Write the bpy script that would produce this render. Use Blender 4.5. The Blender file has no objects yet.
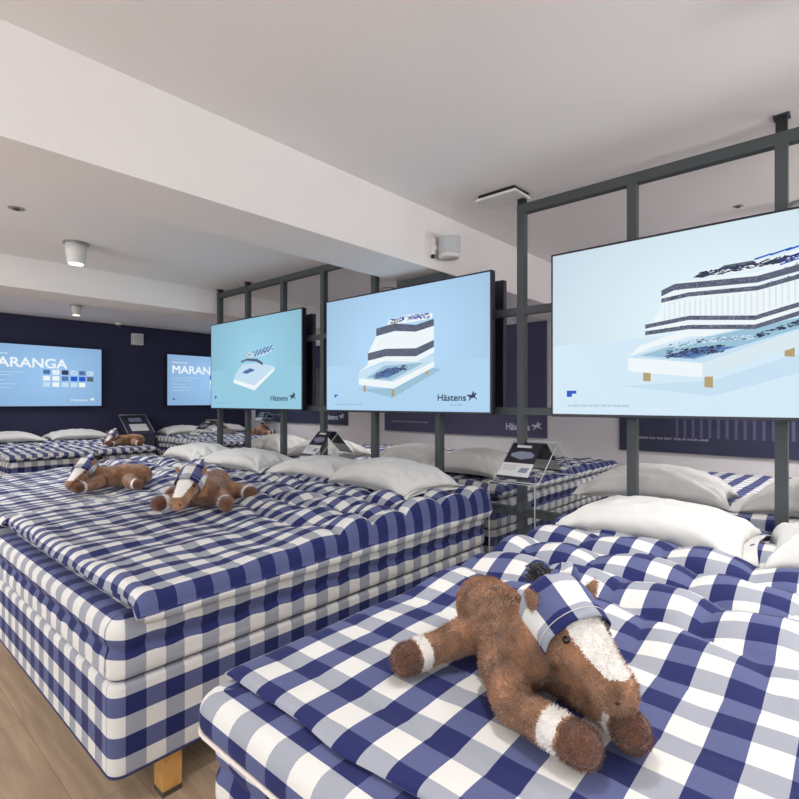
import bpy, bmesh, math, random
import numpy as np
from mathutils import Vector, Matrix, noise
random.seed(4); np.random.seed(4)
C = bpy.context.scene.collection
SC = bpy.context.scene
CHK = 0.0635                      # side of one woven check

# ------------------------------------------------------------------ materials
def lin(r, g, b):
    f = lambda c: (c/255/12.92) if c/255 <= .04045 else ((c/255+.055)/1.055)**2.4
    return (f(r), f(g), f(b), 1)
def mat(name, col, rough=.6, metal=0, spec=.5, bump=0, bscale=200, var=0, vscale=8, sheen=0, emit=None, estr=1):
    m = bpy.data.materials.new(name); m.use_nodes = True
    nt = m.node_tree; b = nt.nodes['Principled BSDF']
    b.inputs['Base Color'].default_value = col
    b.inputs['Roughness'].default_value = rough; b.inputs['Metallic'].default_value = metal
    b.inputs['Specular IOR Level'].default_value = spec
    if sheen: b.inputs['Sheen Weight'].default_value = sheen
    tc = nt.nodes.new('ShaderNodeTexCoord')
    if var:
        n = nt.nodes.new('ShaderNodeTexNoise'); n.inputs['Scale'].default_value = vscale; n.inputs['Detail'].default_value = 4
        nt.links.new(tc.outputs['Object'], n.inputs['Vector'])
        r = nt.nodes.new('ShaderNodeValToRGB'); e = r.color_ramp.elements
        e[0].position = .3; e[1].position = .7
        e[0].color = [c*(1-var) for c in col[:3]]+[1]; e[1].color = [min(1, c*(1+var)) for c in col[:3]]+[1]
        nt.links.new(n.outputs['Fac'], r.inputs['Fac']); nt.links.new(r.outputs['Color'], b.inputs['Base Color'])
    if bump:
        n = nt.nodes.new('ShaderNodeTexNoise'); n.inputs['Scale'].default_value = bscale; n.inputs['Detail'].default_value = 3
        nt.links.new(tc.outputs['Object'], n.inputs['Vector'])
        bp = nt.nodes.new('ShaderNodeBump'); bp.inputs['Strength'].default_value = bump; bp.inputs['Distance'].default_value = .01
        nt.links.new(n.outputs['Fac'], bp.inputs['Height']); nt.links.new(bp.outputs['Normal'], b.inputs['Normal'])
    if emit:
        b.inputs['Emission Color'].default_value = emit; b.inputs['Emission Strength'].default_value = estr
    return m
def screenmat(name, col, k=1.0):
    m = bpy.data.materials.new(name); m.use_nodes = True
    b = m.node_tree.nodes['Principled BSDF']
    b.inputs['Base Color'].default_value = (.01, .01, .01, 1); b.inputs['Roughness'].default_value = .35
    b.inputs['Specular IOR Level'].default_value = .15
    b.inputs['Emission Color'].default_value = col; b.inputs['Emission Strength'].default_value = k
    if name.startswith('screen'):      # the pictures fade from a bright middle to bluer edges
        nt = m.node_tree; tc = nt.nodes.new('ShaderNodeTexCoord'); mp = nt.nodes.new('ShaderNodeMapping')
        mp.inputs['Location'].default_value = (-.05, 0, -.62); mp.inputs['Scale'].default_value = (1, 0, 1.3)
        nt.links.new(tc.outputs['Object'], mp.inputs[0])
        g = nt.nodes.new('ShaderNodeTexGradient'); g.gradient_type = 'SPHERICAL'; nt.links.new(mp.outputs[0], g.inputs[0])
        mx = nt.nodes.new('ShaderNodeMix'); mx.data_type = 'RGBA'; nt.links.new(g.outputs['Fac'], mx.inputs[0])
        mx.inputs[6].default_value = [c*.84 for c in col[:3]]+[1]; mx.inputs[7].default_value = [min(1, c*1.16) for c in col[:3]]+[1]
        nt.links.new(mx.outputs[2], b.inputs['Emission Color'])
    return m
def gingham():
    m = bpy.data.materials.new('blue_check_cotton'); m.use_nodes = True
    nt = m.node_tree; N = nt.nodes; L = nt.links; b = N['Principled BSDF']
    uv = N.new('ShaderNodeUVMap'); uv.uv_map = 'UVMap'
    sp = N.new('ShaderNodeSeparateXYZ'); L.new(uv.outputs['UV'], sp.inputs[0])
    def stripe(o):
        h = N.new('ShaderNodeMath'); h.operation = 'MULTIPLY'; h.inputs[1].default_value = .5; L.new(o, h.inputs[0])
        fr = N.new('ShaderNodeMath'); fr.operation = 'FRACT'; L.new(h.outputs[0], fr.inputs[0])
        g = N.new('ShaderNodeMath'); g.operation = 'GREATER_THAN'; g.inputs[1].default_value = .5; L.new(fr.outputs[0], g.inputs[0])
        return g.outputs[0]
    su, sv = stripe(sp.outputs['X']), stripe(sp.outputs['Y'])
    def mix(f, a, c):
        x = N.new('ShaderNodeMix'); x.data_type = 'RGBA'; L.new(f, x.inputs[0])
        for s, v in ((6, a), (7, c)):
            if isinstance(v, tuple): x.inputs[s].default_value = v
            else: L.new(v, x.inputs[s])
        return x.outputs[2]
    light = mix(su, lin(214, 212, 207), lin(152, 155, 164))
    blue = mix(su, lin(86, 92, 130), lin(37, 42, 90))
    col = mix(sv, light, blue)
    nz = N.new('ShaderNodeTexNoise'); nz.inputs['Scale'].default_value = 26; nz.inputs['Detail'].default_value = 2
    L.new(uv.outputs['UV'], nz.inputs['Vector'])
    mr = N.new('ShaderNodeMapRange'); mr.inputs[1].default_value = .3; mr.inputs[2].default_value = .7
    mr.inputs[3].default_value = .93; mr.inputs[4].default_value = 1.05; L.new(nz.outputs['Fac'], mr.inputs[0])
    mu = N.new('ShaderNodeMix'); mu.data_type = 'RGBA'; mu.blend_type = 'MULTIPLY'; mu.inputs[0].default_value = 1
    L.new(col, mu.inputs[6]); L.new(mr.outputs[0], mu.inputs[7]); L.new(mu.outputs[2], b.inputs['Base Color'])
    b.inputs['Roughness'].default_value = .85; b.inputs['Specular IOR Level'].default_value = .15
    b.inputs['Sheen Weight'].default_value = .05
    bp = N.new('ShaderNodeBump'); bp.inputs['Strength'].default_value = .25; bp.inputs['Distance'].default_value = .004
    n2 = N.new('ShaderNodeTexNoise'); n2.inputs['Scale'].default_value = 1.2; n2.inputs['Detail'].default_value = 5
    L.new(uv.outputs['UV'], n2.inputs['Vector']); L.new(n2.outputs['Fac'], bp.inputs['Height']); L.new(bp.outputs['Normal'], b.inputs['Normal'])
    return m
def oak():
    m = bpy.data.materials.new('oak_planks'); m.use_nodes = True
    nt = m.node_tree; N = nt.nodes; L = nt.links; b = N['Principled BSDF']
    tc = N.new('ShaderNodeTexCoord')
    br = N.new('ShaderNodeTexBrick'); br.offset = .37; br.inputs['Scale'].default_value = 1
    br.inputs['Brick Width'].default_value = 1.9; br.inputs['Row Height'].default_value = .19; br.inputs['Mortar Size'].default_value = .0015
    br.inputs['Color1'].default_value = lin(180, 156, 130); br.inputs['Color2'].default_value = lin(170, 146, 120); br.inputs['Mortar'].default_value = lin(148, 125, 101)
    mp0 = N.new('ShaderNodeMapping'); mp0.inputs['Rotation'].default_value = (0, 0, math.radians(90))
    L.new(tc.outputs['Object'], mp0.inputs[0]); L.new(mp0.outputs[0], br.inputs['Vector'])
    mp = N.new('ShaderNodeMapping'); mp.inputs['Scale'].default_value = (14, 1.2, 1); L.new(tc.outputs['Object'], mp.inputs[0])
    nz = N.new('ShaderNodeTexNoise'); nz.inputs['Scale'].default_value = 2.2; nz.inputs['Detail'].default_value = 8; nz.inputs['Distortion'].default_value = .6
    L.new(mp.outputs[0], nz.inputs['Vector'])
    mr = N.new('ShaderNodeMapRange'); mr.inputs[1].default_value = .3; mr.inputs[2].default_value = .7; mr.inputs[3].default_value = .78; mr.inputs[4].default_value = 1.1
    L.new(nz.outputs['Fac'], mr.inputs[0])
    mu = N.new('ShaderNodeMix'); mu.data_type = 'RGBA'; mu.blend_type = 'MULTIPLY'; mu.inputs[0].default_value = 1
    L.new(br.outputs['Color'], mu.inputs[6]); L.new(mr.outputs[0], mu.inputs[7]); L.new(mu.outputs[2], b.inputs['Base Color'])
    b.inputs['Roughness'].default_value = .5; b.inputs['Specular IOR Level'].default_value = .3
    return m
def clear(name, alpha=.1, tint=(.9, .93, .93, 1), rough=.03):
    m = bpy.data.materials.new(name); m.use_nodes = True
    nt = m.node_tree; N = nt.nodes; L = nt.links
    out = N['Material Output']; N.remove(N['Principled BSDF'])
    tr = N.new('ShaderNodeBsdfTransparent'); tr.inputs[0].default_value = tint
    gl = N.new('ShaderNodeBsdfGlossy'); gl.inputs['Roughness'].default_value = rough
    fr = N.new('ShaderNodeLayerWeight'); fr.inputs[0].default_value = .5
    pw = N.new('ShaderNodeMath'); pw.operation = 'POWER'; pw.inputs[1].default_value = 5; L.new(fr.outputs['Facing'], pw.inputs[0])
    ad = N.new('ShaderNodeMath'); ad.operation = 'MULTIPLY_ADD'; ad.inputs[1].default_value = .4; ad.inputs[2].default_value = alpha; L.new(pw.outputs[0], ad.inputs[0])
    mx = N.new('ShaderNodeMixShader'); L.new(ad.outputs[0], mx.inputs[0]); L.new(tr.outputs[0], mx.inputs[1]); L.new(gl.outputs[0], mx.inputs[2])
    L.new(mx.outputs[0], out.inputs[0])
    return m
M = {
 'check': gingham(), 'oak': oak(),
 'ceil': mat('ceiling_paint', lin(238, 233, 230), .9, spec=.1, bump=.03, bscale=60),
 'beam': mat('beam_paint', lin(238, 233, 229), .9, spec=.1),
 'white_wall': mat('white_wall_paint', lin(230, 225, 226), .9, spec=.1),
 'navy_wall': mat('navy_wall_paint', lin(56, 57, 82), .85, spec=.15),
 'steel': mat('dark_grey_steel', lin(72, 77, 79), .55, spec=.4),
 'black': mat('black_plastic', lin(20, 20, 24), .45),
 'tvedge': mat('tv_bezel', lin(28, 30, 44), .4),
 'cotton': mat('white_pillow_cotton', lin(208, 206, 202), .9, spec=.1, bump=.22, bscale=14, sheen=.1),
 'piping': mat('cream_piping', lin(226, 214, 205), .8),
 'navypipe': mat('navy_piping', lin(45, 46, 92), .8),
 'leg': mat('oiled_oak_leg', lin(196, 146, 82), .45, var=.12, vscale=30),
 'foot': mat('grey_metal_foot', lin(92, 86, 80), .45, metal=.5),
 'acryl': clear('clear_acrylic', .035, (.985, .99, .99, 1)), 'acryl_edge': mat('bright_acrylic_edge', lin(205, 208, 208), .2),
 'pane': clear('window_glass', .02, (1, 1, 1, 1)),
 'white_pl': mat('white_plastic', lin(226, 224, 220), .5), 'grille': mat('grey_speaker_grille', lin(196, 198, 199), .8, bump=.3, bscale=900),
 'panel': mat('dark_violet_panel', lin(80, 77, 106), .55, var=.05, vscale=3),
 'paneldk': mat('dark_navy_panel', lin(52, 54, 80), .55, var=.12, vscale=5),
 'panelink': mat('pale_panel_print', lin(210, 208, 222), .6), 'panelmid': mat('muted_panel_print', lin(92, 90, 124), .6), 'paneltan': mat('grey_photo_print', lin(84, 84, 92), .5, var=.3, vscale=12),
 'paperblack': mat('black_card', lin(34, 34, 44), .5), 'paperwhite': mat('white_card', lin(214, 213, 212), .6), 'papergrey': mat('grey_blue_print', lin(128, 134, 156), .6),
 'stand_dark': mat('navy_stand', lin(48, 50, 72), .5),
 'fur': mat('brown_plush', lin(154, 112, 82), .95, spec=.1, var=.5, vscale=22, sheen=.5, bump=.7, bscale=170),
 'furdark': mat('dark_brown_plush', lin(108, 70, 52), .95, spec=.1, var=.3, vscale=25, sheen=.4, bump=.7, bscale=170),
 'furwhite': mat('white_plush', lin(238, 234, 228), .95, spec=.1, sheen=.3, bump=.5, bscale=170),
 'furblack': mat('black_plush', lin(26, 24, 27), .9, spec=.2, sheen=.2, bump=.6, bscale=200),
 'eye': mat('black_glass_eye', lin(18, 12, 10), .1),
 'lampglow': mat('lamp_glow', (1, .9, .75, 1), emit=(1, .88, .7, 1), estr=3.5),
 'lampdark': mat('lamp_rim', lin(150, 146, 140), .4),
 'sc_near': screenmat('screen_pale_blue', lin(214, 233, 247)), 'sc_mid': screenmat('screen_sky_blue', lin(172, 209, 241)),
 'sc_far': screenmat('screen_aqua_blue', lin(146, 198, 220)), 'sc_wall': screenmat('screen_soft_blue', lin(146, 186, 226)),
 'p_white': screenmat('picture_white', lin(236, 244, 248)), 'p_pale': screenmat('picture_pale', lin(214, 230, 238)), 'p_pale2': screenmat('picture_pale_blue', lin(196, 222, 240)),
 'p_floor': screenmat('picture_floor', lin(210, 231, 245)), 'p_floor2': screenmat('picture_floor_blue', lin(174, 210, 239)), 'p_floor3': screenmat('picture_floor_aqua', lin(148, 200, 221)),
 'p_grey': screenmat('picture_grey', lin(88, 96, 116)), 'p_dark': screenmat('picture_dark', lin(52, 58, 84)), 'p_blue': screenmat('picture_blue', lin(84, 120, 176)),
 'p_flag': screenmat('picture_royal_blue', lin(30, 84, 196)), 'p_wood': screenmat('picture_wood', lin(176, 156, 110)), 'p_ink': screenmat('picture_ink', lin(44, 58, 88)), 'p_text': screenmat('picture_fine_text', lin(110, 140, 170)),
 'p_fleck': screenmat('picture_fleck', lin(128, 136, 156)), 'p_shade': screenmat('picture_soft_blue', lin(150, 190, 212)),
}

# ------------------------------------------------------------------ helpers
def new(name, me, parent=None, loc=None):
    o = bpy.data.objects.new(name, me); C.objects.link(o)
    if parent: o.parent = parent
    if loc: o.location = loc
    return o
def thing(name, label, cat, loc=(0, 0, 0), rz=0, group=None):
    o = new(name, None); o.location = loc; o.rotation_euler = (0, 0, rz); o.empty_display_size = .1
    return tag(o, label, cat, group)
def tag(o, label, cat, group=None):
    o['label'] = label; o['category'] = cat
    if group: o['group'] = group
    return o
def struct(o): o['kind'] = 'structure'; return o
def finish(bm, name, mats, parent=None, smooth=False, bev=0, loc=None):
    me = bpy.data.meshes.new(name); bm.to_mesh(me); bm.free()
    for m in (mats if isinstance(mats, (list, tuple)) else [mats]): me.materials.append(m)
    if smooth:
        for p in me.polygons: p.use_smooth = True
    o = new(name, me, parent, loc)
    if bev:
        md = o.modifiers.new('bevel', 'BEVEL'); md.width = bev; md.segments = 2; md.limit_method = 'ANGLE'
    return o
def bx(bm, a, b, mi=0):
    x0, y0, z0 = a; x1, y1, z1 = b
    v = [bm.verts.new(p) for p in ((x0,y0,z0),(x1,y0,z0),(x1,y1,z0),(x0,y1,z0),(x0,y0,z1),(x1,y0,z1),(x1,y1,z1),(x0,y1,z1))]
    for f in ((0,3,2,1),(4,5,6,7),(0,1,5,4),(1,2,6,5),(2,3,7,6),(3,0,4,7)):
        q = bm.faces.new([v[i] for i in f]); q.material_index = mi
    return bm
def box(name, a, b, m, parent=None, bev=0):
    bm = bmesh.new(); bx(bm, a, b); return finish(bm, name, m, parent, bev=bev)
def lathe(bm, prof, n=32, mi=0, c=(0, 0)):
    rings = []
    for r, z in prof:
        rings.append([bm.verts.new((c[0]+r*math.cos(2*math.pi*i/n), c[1]+r*math.sin(2*math.pi*i/n), z)) for i in range(n)])
    for a, b in zip(rings, rings[1:]):
        for i in range(n):
            f = bm.faces.new((a[i], a[(i+1) % n], b[(i+1) % n], b[i])); f.material_index = mi; f.smooth = True
    for rg, rev in ((rings[0], True), (rings[-1], False)):
        f = bm.faces.new(rg[::-1] if rev else rg); f.material_index = mi
    return bm
def tube(bm, pts, r, n=6, mi=0):
    pts = [Vector(p) for p in pts]; rings = []
    for i, p in enumerate(pts):
        d = (pts[min(i+1, len(pts)-1)]-pts[max(i-1, 0)]).normalized()
        u = d.cross(Vector((0, 0, 1)) if abs(d.z) < .9 else Vector((1, 0, 0))).normalized(); w = d.cross(u)
        rr = r if not callable(r) else r(i/(len(pts)-1))
        rings.append([bm.verts.new(p+u*rr*math.cos(2*math.pi*k/n)+w*rr*math.sin(2*math.pi*k/n)) for k in range(n)])
    for a, b in zip(rings, rings[1:]):
        for k in range(n):
            f = bm.faces.new((a[k], a[(k+1) % n], b[(k+1) % n], b[k])); f.material_index = mi; f.smooth = True
    bm.faces.new(rings[0][::-1]); bm.faces.new(rings[-1])
    return bm
def copy_tree(o, label=None, loc=None, rz=None, parent=None):
    c = o.copy(); C.objects.link(c)
    if parent: c.parent = parent
    if label: c['label'] = label
    if loc: c.location = loc
    if rz is not None: c.rotation_euler = (0, 0, rz)
    for ch in list(o.children): copy_tree(ch, parent=c)
    return c
def mesh_from_grid(name, V, UV, quads, mats, parent=None):
    me = bpy.data.meshes.new(name); me.from_pydata(V, [], quads)
    uvl = me.uv_layers.new(name='UVMap')
    li = np.array([v for q in quads for v in q])
    uvl.data.foreach_set('uv', np.asarray(UV, dtype=np.float32)[li].ravel())
    for m in (mats if isinstance(mats, (list, tuple)) else [mats]): me.materials.append(m)
    me.polygons.foreach_set('use_smooth', [True]*len(me.polygons)); me.update()
    return new(name, me, parent)

# ------------------------------------------------------------------ bed pieces
def padded(name, x0, x1, y0, y1, z0, z1, rc, re, pinch, parent, seams=1, tuft=.125, seed=0, top_sag=0, ph=(0, 0), foot=-1):
    """upholstered block: rounded corners and edges; sides pinched along `seams` stitched lines"""
    lx, ly = x1-x0, y1-y0
    step = .02
    # perimeter points of the rounded rectangle, with outward normal, starting on the long side
    per = []
    def arc(cx, cy, a0):
        n = 7
        for i in range(n):
            a = a0+math.pi/2*i/(n-1); per.append((cx+rc*math.cos(a), cy+rc*math.sin(a), math.cos(a), math.sin(a)))
    def line(xa, ya, xb, yb, nx, ny):
        n = max(2, int(math.hypot(xb-xa, yb-ya)/step))
        for i in range(1, n): per.append((xa+(xb-xa)*i/n, ya+(yb-ya)*i/n, nx, ny))
    # start at foot/-y corner, run so that arc length 0 sits on that corner
    arc(x0+rc, y0+rc, math.pi); line(x0+rc, y0, x1-rc, y0, 0, -1)
    arc(x1-rc, y0+rc, 1.5*math.pi); line(x1, y0+rc, x1, y1-rc, 1, 0)
    arc(x1-rc, y1-rc, 0); line(x1-rc, y1, x0+rc, y1, 0, 1)
    arc(x0+rc, y1-rc, .5*math.pi); line(x0, y1-rc, x0, y0+rc, -1, 0)
    n = len(per)
    s = [0]
    for i in range(1, n+1):
        a, b = per[i-1], per[i % n]; s.append(s[-1]+math.hypot(a[0]-b[0], a[1]-b[1]))
    h = z1-z0
    prof = [(-.6*re, 0, -.5*re)]     # (offset inwards, z, v)
    for a in (0, 25, 50, 75, 90):
        a = math.radians(a); prof.append((-re*.6*(1-math.sin(a)), re*.6*(1-math.cos(a)), re*.6*a-.0))
    nz = 14 if seams else 6
    for i in range(1, nz): prof.append((0, re*.6+(h-1.6*re)*i/nz, 0))
    for a in (0, 20, 40, 60, 75, 90):
        a = math.radians(a); prof.append((-re*(1-math.cos(a)), h-re+re*math.sin(a), 0))
    for k in (.03, .07, .12, .2): prof.append((-re-k, h, 0))
    V, UV, Q = [], [], []
    vacc = 0; last = None
    for j, (off, z, _) in enumerate(prof):
        if last: vacc += math.hypot(off-last[0], z-last[1])
        last = (off, z)
        for i in range(n+1):
            x, y, nx, ny = per[i % n]
            d = 0; dz = 0
            if seams and .6*re < z < h-re*.2 and off > -re:
                fz = z/h
                w = math.cos(math.pi*(fz*(seams+1)))**2
                line_w = (1-w)
                ss = s[i]
                puff = abs(math.sin(math.pi*ss/tuft))**.7
                # bulge between seams, notch at seam lines
                seam = min(abs(fz-(q+1)/(seams+1)) for q in range(seams))*h
                d = pinch*(math.exp(-(seam/.018)**2)*-(1-.25*puff)) + pinch*.3*noise.noise(Vector((ss*9+seed, z*14, 1)))
                dz = .005*math.sin(2*math.pi*ss/tuft)*math.exp(-(seam/.04)**2)
                if ny*ny+nx*nx < .5: d = 0
            zz = z
            if off <= -re and top_sag: zz = z-top_sag*min(1, (-off-re)/.1)
            zz += dz + .003*noise.noise(Vector((x*3+seed, y*3, z*3)))
            ox = min(-off, lx/2-.01); oy = ox
            px, py = x+nx*(off+d), y+ny*(off+d)
            if -off > rc:
                px = min(max(x, x0-off), x1+off); py = min(max(y, y0-off), y1+off)
            V.append((px, py, z0+zz))
            if off > -re*.999 or j < 8: UV.append(((s[i]-rc*.785)/CHK+ph[0], -vacc/CHK+ph[1]))
            else: UV.append(((s[i]-rc*.785)/CHK+ph[0], -vacc/CHK+ph[1]))
    m = n+1
    for j in range(len(prof)-1):
        for i in range(n): Q.append((j*m+i, j*m+i+1, (j+1)*m+i+1, (j+1)*m+i))
    # top cap
    base = len(V); J = len(prof)-1
    for i in range(n):
        p = V[J*m+i]; V.append(p); UV.append(((p[1]-y0)/CHK+ph[0], (p[0]-x0)/CHK+ph[1]))
    Q.append(tuple(base+i for i in range(n)))
    base = len(V)
    for i in range(n):
        p = V[i]; V.append(p); UV.append((p[1]/CHK, p[0]/CHK))
    Q.append(tuple(base+n-1-i for i in range(n)))
    # quads are mixed with n-gons: shift so v=0 is the bottom edge
    return mesh_from_grid(name, V, UV, Q, M['check'], parent)
def rim(name, x0, x1, y0, y1, z, rc, r, m, parent):
    bm = bmesh.new(); pts = []
    for cx, cy, a0 in ((x0+rc, y0+rc, 180), (x1-rc, y0+rc, 270), (x1-rc, y1-rc, 0), (x0+rc, y1-rc, 90)):
        for i in range(7):
            a = math.radians(a0+90*i/6); pts.append((cx+rc*math.cos(a), cy+rc*math.sin(a), z))
    pts.append(pts[0]); tube(bm, pts, r, 6)
    return finish(bm, name, m, parent, True)
def wood_leg(parent, x, y, h):
    bm = bmesh.new(); s = .034
    bx(bm, (x-s, y-s, .018), (x+s, y+s, h+.01), 0)
    o = finish(bm, 'leg', M['leg'], parent, bev=.003)
    o2 = box('foot_cap', (x-s*1.0, y-s*1.0, 0), (x+s*1.0, y+s*1.0, .0185), M['foot'], o, .002)
    o2.parent = o
def make_bed(label, x0, x1, y0, y1, topper=False, rz=0, loc=None, group='blue checked display beds'):
    """built with its foot at -x; x0..x1 long, y0..y1 wide, world coordinates unless loc/rz given"""
    cx, cy = (x0+x1)/2, (y0+y1)/2
    L, W = (x1-x0)/2, (y1-y0)/2
    t = thing('bed', label, 'bed', loc or (cx, cy, 0), rz, group)
    padded('bed_base', -L, L, -W, W, .15, .445, .045, .022, 0, t, seams=0, ph=(.5, 5.0+.1))
    rim('piping', -L+.004, L-.004, -W+.004, W-.004, .152, .04, .005, M['navypipe'], t)
    if topper:
        padded('mattress', -L+.005, L-.005, -W+.005, W-.005, .447, .612, .05, .03, .014, t, seams=1, seed=3, ph=(.5, 3))
        tp = padded('mattress_topper', -L-.03, L, -W-.008, W+.008, .612, .694, .06, .04, .006, t, seams=0, seed=5, ph=(.0, 4))
        rim('piping', -L-.026, L-.004, -W-.004, W+.004, .617, .055, .0055, M['piping'], tp)
    else:
        padded('mattress', -L-.005, L, -W-.006, W+.006, .447, .648, .055, .045, .014, t, seams=1, seed=7, ph=(.5, 3.4))
    for sx in (-1, 1):
        for sy in (-1, 1): wood_leg(t, sx*(L-.2), sy*(W-.055), .15)
    return t

def quilt(label, x0, x1, y0, y1, z0, Tfoot, Thead, group, puffA=.035, smooth_until=.6, seed=0, origin=(0, 0), head_low=False, drape=0, holes=(), res=.0125, rough=.006, flip=False, gather=0):
    """feather quilt lying on a bed: x0 is the foot edge. flip mirrors it so that the foot faces +x"""
    def axis(a, b):
        out = []; n = max(8, int((b-a)/res)); R = .045
        for i in range(7):
            th = math.pi/2*i/6; out.append((a+R*(1-math.cos(th)), math.sin(th), R*th-(math.pi/2-1)*R*0))
        xa, xb = a+R, b-R; A = R*math.pi/2; k = int((xb-xa)/res)
        for i in range(1, k): out.append((xa+(xb-xa)*i/k, 1, A+(xb-xa)*i/k))
        A += xb-xa
        for i in range(7):
            th = math.pi/2*(1-i/6); out.append((b-R*(1-math.cos(th)), math.sin(th), A+R*(math.pi/2-th)))
        return out
    ax, ay = axis(x0, x1), axis(y0, y1)
    nx, ny = len(ax), len(ay)
    V, UV, Q = [], [], []
    cx, cy = (x0+x1)/2, (y0+y1)/2
    def surf(x, y, hx, hy, side):
        f = (x-x0)/(x1-x0)
        T = Tfoot+(Thead-Tfoot)*min(1, max(0, f*1.5))
        wx = x+.09*noise.noise(Vector((x*2.3+seed, y*2.8, 0))); wy = y+.10*noise.noise(Vector((x*2.3, y*2.3+seed, 5)))
        a, b = .25, .27
        row = math.floor(wx/a); oy = .5*b*(row % 2)
        px = abs(math.sin(math.pi*wx/a)); py = abs(math.sin(math.pi*(wy+oy)/b))
        amp = puffA*min(1, max(0, (f-smooth_until*.6)/(.25)))
        amp = max(amp, puffA*.12)
        p = px**.55*(.40+.60*py**.6)
        wr = noise.noise(Vector((x*1.6+seed, y*6, 2)))*rough*2+noise.noise(Vector((x*3.5, y*14+seed, 3)))*rough*.8+noise.noise(Vector((x*12, y*22+seed, 3)))*rough*.15
        e = hx*hy
        top = T*.5+(T*.5+amp*p+wr*(1 if T > .03 else .3))*e
        bot = T*.5-(T*.5)*e
        return top if side > 0 else bot
    for side in (1, -1):
        for i, (x, hx, ux) in enumerate(ax):
            for j, (y, hy, uy) in enumerate(ay):
                z = surf(x, y, hx, hy, side)
                # wavy edge line
                ew = .012*noise.noise(Vector((x*5+seed, y*5, 9)))
                exx = ew*(1-hx)*(1 if x > cx else -1)*1.5; eyy = ew*(1-hy)*(1 if y > cy else -1)*1.5
                if drape and y < y0+.10:      # near long edge hangs slightly over the mattress
                    z -= drape*.5*(1-hy)
                    if side < 0: z -= drape*hy*max(0, 1-(y-y0)/.055)*(1+.25*noise.noise(Vector((x*7, 0, seed))))
                X = x+exx; Y = y+eyy
                if flip: X = 2*cx-X
                V.append((X-cx, Y-cy, z)); 
                vy = uy+gather*max(0, uy-.12)
                if side < 0: vy = -uy if y < cy else 2*ay[-1][2]-uy
                vx = ux if side > 0 or x > cx else -ux
                UV.append(((vx+x0-origin[0])/CHK, (vy+y0-origin[1])/CHK))
    off = nx*ny
    for i in range(nx-1):
        for j in range(ny-1):
            a = i*ny+j
            q = (a, a+ny, a+ny+1, a+1); q2 = tuple(k+off for k in q[::-1])
            if flip: q, q2 = q[::-1], q2[::-1]
            Q += [q, q2]
    edge = [(i*ny) for i in range(nx)]
    def stitch(idx, rev):
        for a, b in zip(idx, idx[1:]):
            q = (a, b, b+off, a+off)
            Q.append(q if not rev ^ flip else q[::-1])
    stitch([i*ny for i in range(nx)], True); stitch([i*ny+ny-1 for i in range(nx)], False)
    stitch([j for j in range(ny)], False); stitch([(nx-1)*ny+j for j in range(ny)], True)
    o = mesh_from_grid('quilt', V, UV, Q, M['check']); o.location = (cx, cy, z0)
    return tag(o, label, 'quilt', group)

def pillow(label, loc, rz, L=.8, W=.5, T=.18, group='white pillows', tilt=0, seed=0, roll=0, flange=True):
    t = thing('pillow', label, 'pillow', loc, rz, group)
    n, m = 56, 40; V, UV, Q = [], [], []
    for side in (1, -1):
        for i in range(n+1):
            u = -1+2*i/n
            u = math.copysign(abs(u)**.85, u) if u else 0
            for j in range(m+1):
                v = -1+2*j/m; v = math.copysign(abs(v)**.85, v) if v else 0
                X = v*W/2*(1-.15*(1-u*u)); Y = u*L/2*(1-.09*(1-v*v))
                hh = max(0, (1-u*u)*(1-v*v))**.42
                fold = .018*noise.noise(Vector((u*2.2+seed, v*5, seed)))*(1-hh)*(hh > .02)*2+.011*noise.noise(Vector((u*6+seed, v*4, 3)))*min(1, hh*3)
                # gathers running in from the corners
                r = math.sin(8*math.atan2(abs(v)-1, abs(u)-1.0001)+seed)*.011*math.exp(-((1-abs(u))**2+(1-abs(v))**2)*3)*min(1, hh*4)
                z = T*.42+(T*.58*hh+fold+r if side > 0 else -T*.40*hh**.8)
                z -= (T*.34)*(u*u)**1.5*.55+(T*.3)*(v*v)**2*.5
                x2 = X*math.cos(tilt)-z*math.sin(tilt); z2 = X*math.sin(tilt)+z*math.cos(tilt)
                V.append((x2, Y, max(z2, 0.0))); UV.append((u, v))
    off = (n+1)*(m+1)
    for i in range(n):
        for j in range(m):
            a = i*(m+1)+j; q = (a, a+1, a+m+2, a+m+1)
            Q += [q[::-1], tuple(k+off for k in q)]
    for i in range(n):
        a = i*(m+1); Q.append((a, a+m+1, a+m+1+off, a+off)); a += m; Q.append((a+m+1, a, a+off, a+m+1+off))
    for j in range(m):
        Q.append((j+1, j, j+off, j+1+off)); a = n*(m+1)+j; Q.append((a, a+1, a+1+off, a+off))
    mesh_from_grid('pillowcase', V, UV, Q, M['cotton'], t)
    if flange:      # open end of the case: two loose hems
        V, Q = [], []
        for lay in (0, 1):
            for i in range(5):
                for j in range(25):
                    v = -1+2*j/24
                    Y = -L/2*(1-.09*(1-v*v))+.012-.055*i/4; X = v*W/2*(1+.02*i/4)
                    z = T*.42-T*.187-(T*.15)*v**4+(.02*(i/4)*(1-v*v)*(1 if lay else -1)+.008*noise.noise(Vector((v*4, i*.4+lay*3, seed))))
                    V.append((X*math.cos(tilt)-z*math.sin(tilt), Y, max(.001, X*math.sin(tilt)+z*math.cos(tilt))))
        for lay in (0, 1):
            for i in range(4):
                for j in range(24):
                    a = lay*125+i*25+j; Q.append((a, a+1, a+26, a+25))
        f = mesh_from_grid('hem', V, [(0, 0)]*len(V), Q, M['cotton'], t)
        md = f.modifiers.new('s', 'SOLIDIFY'); md.thickness = .003
    return t

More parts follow.
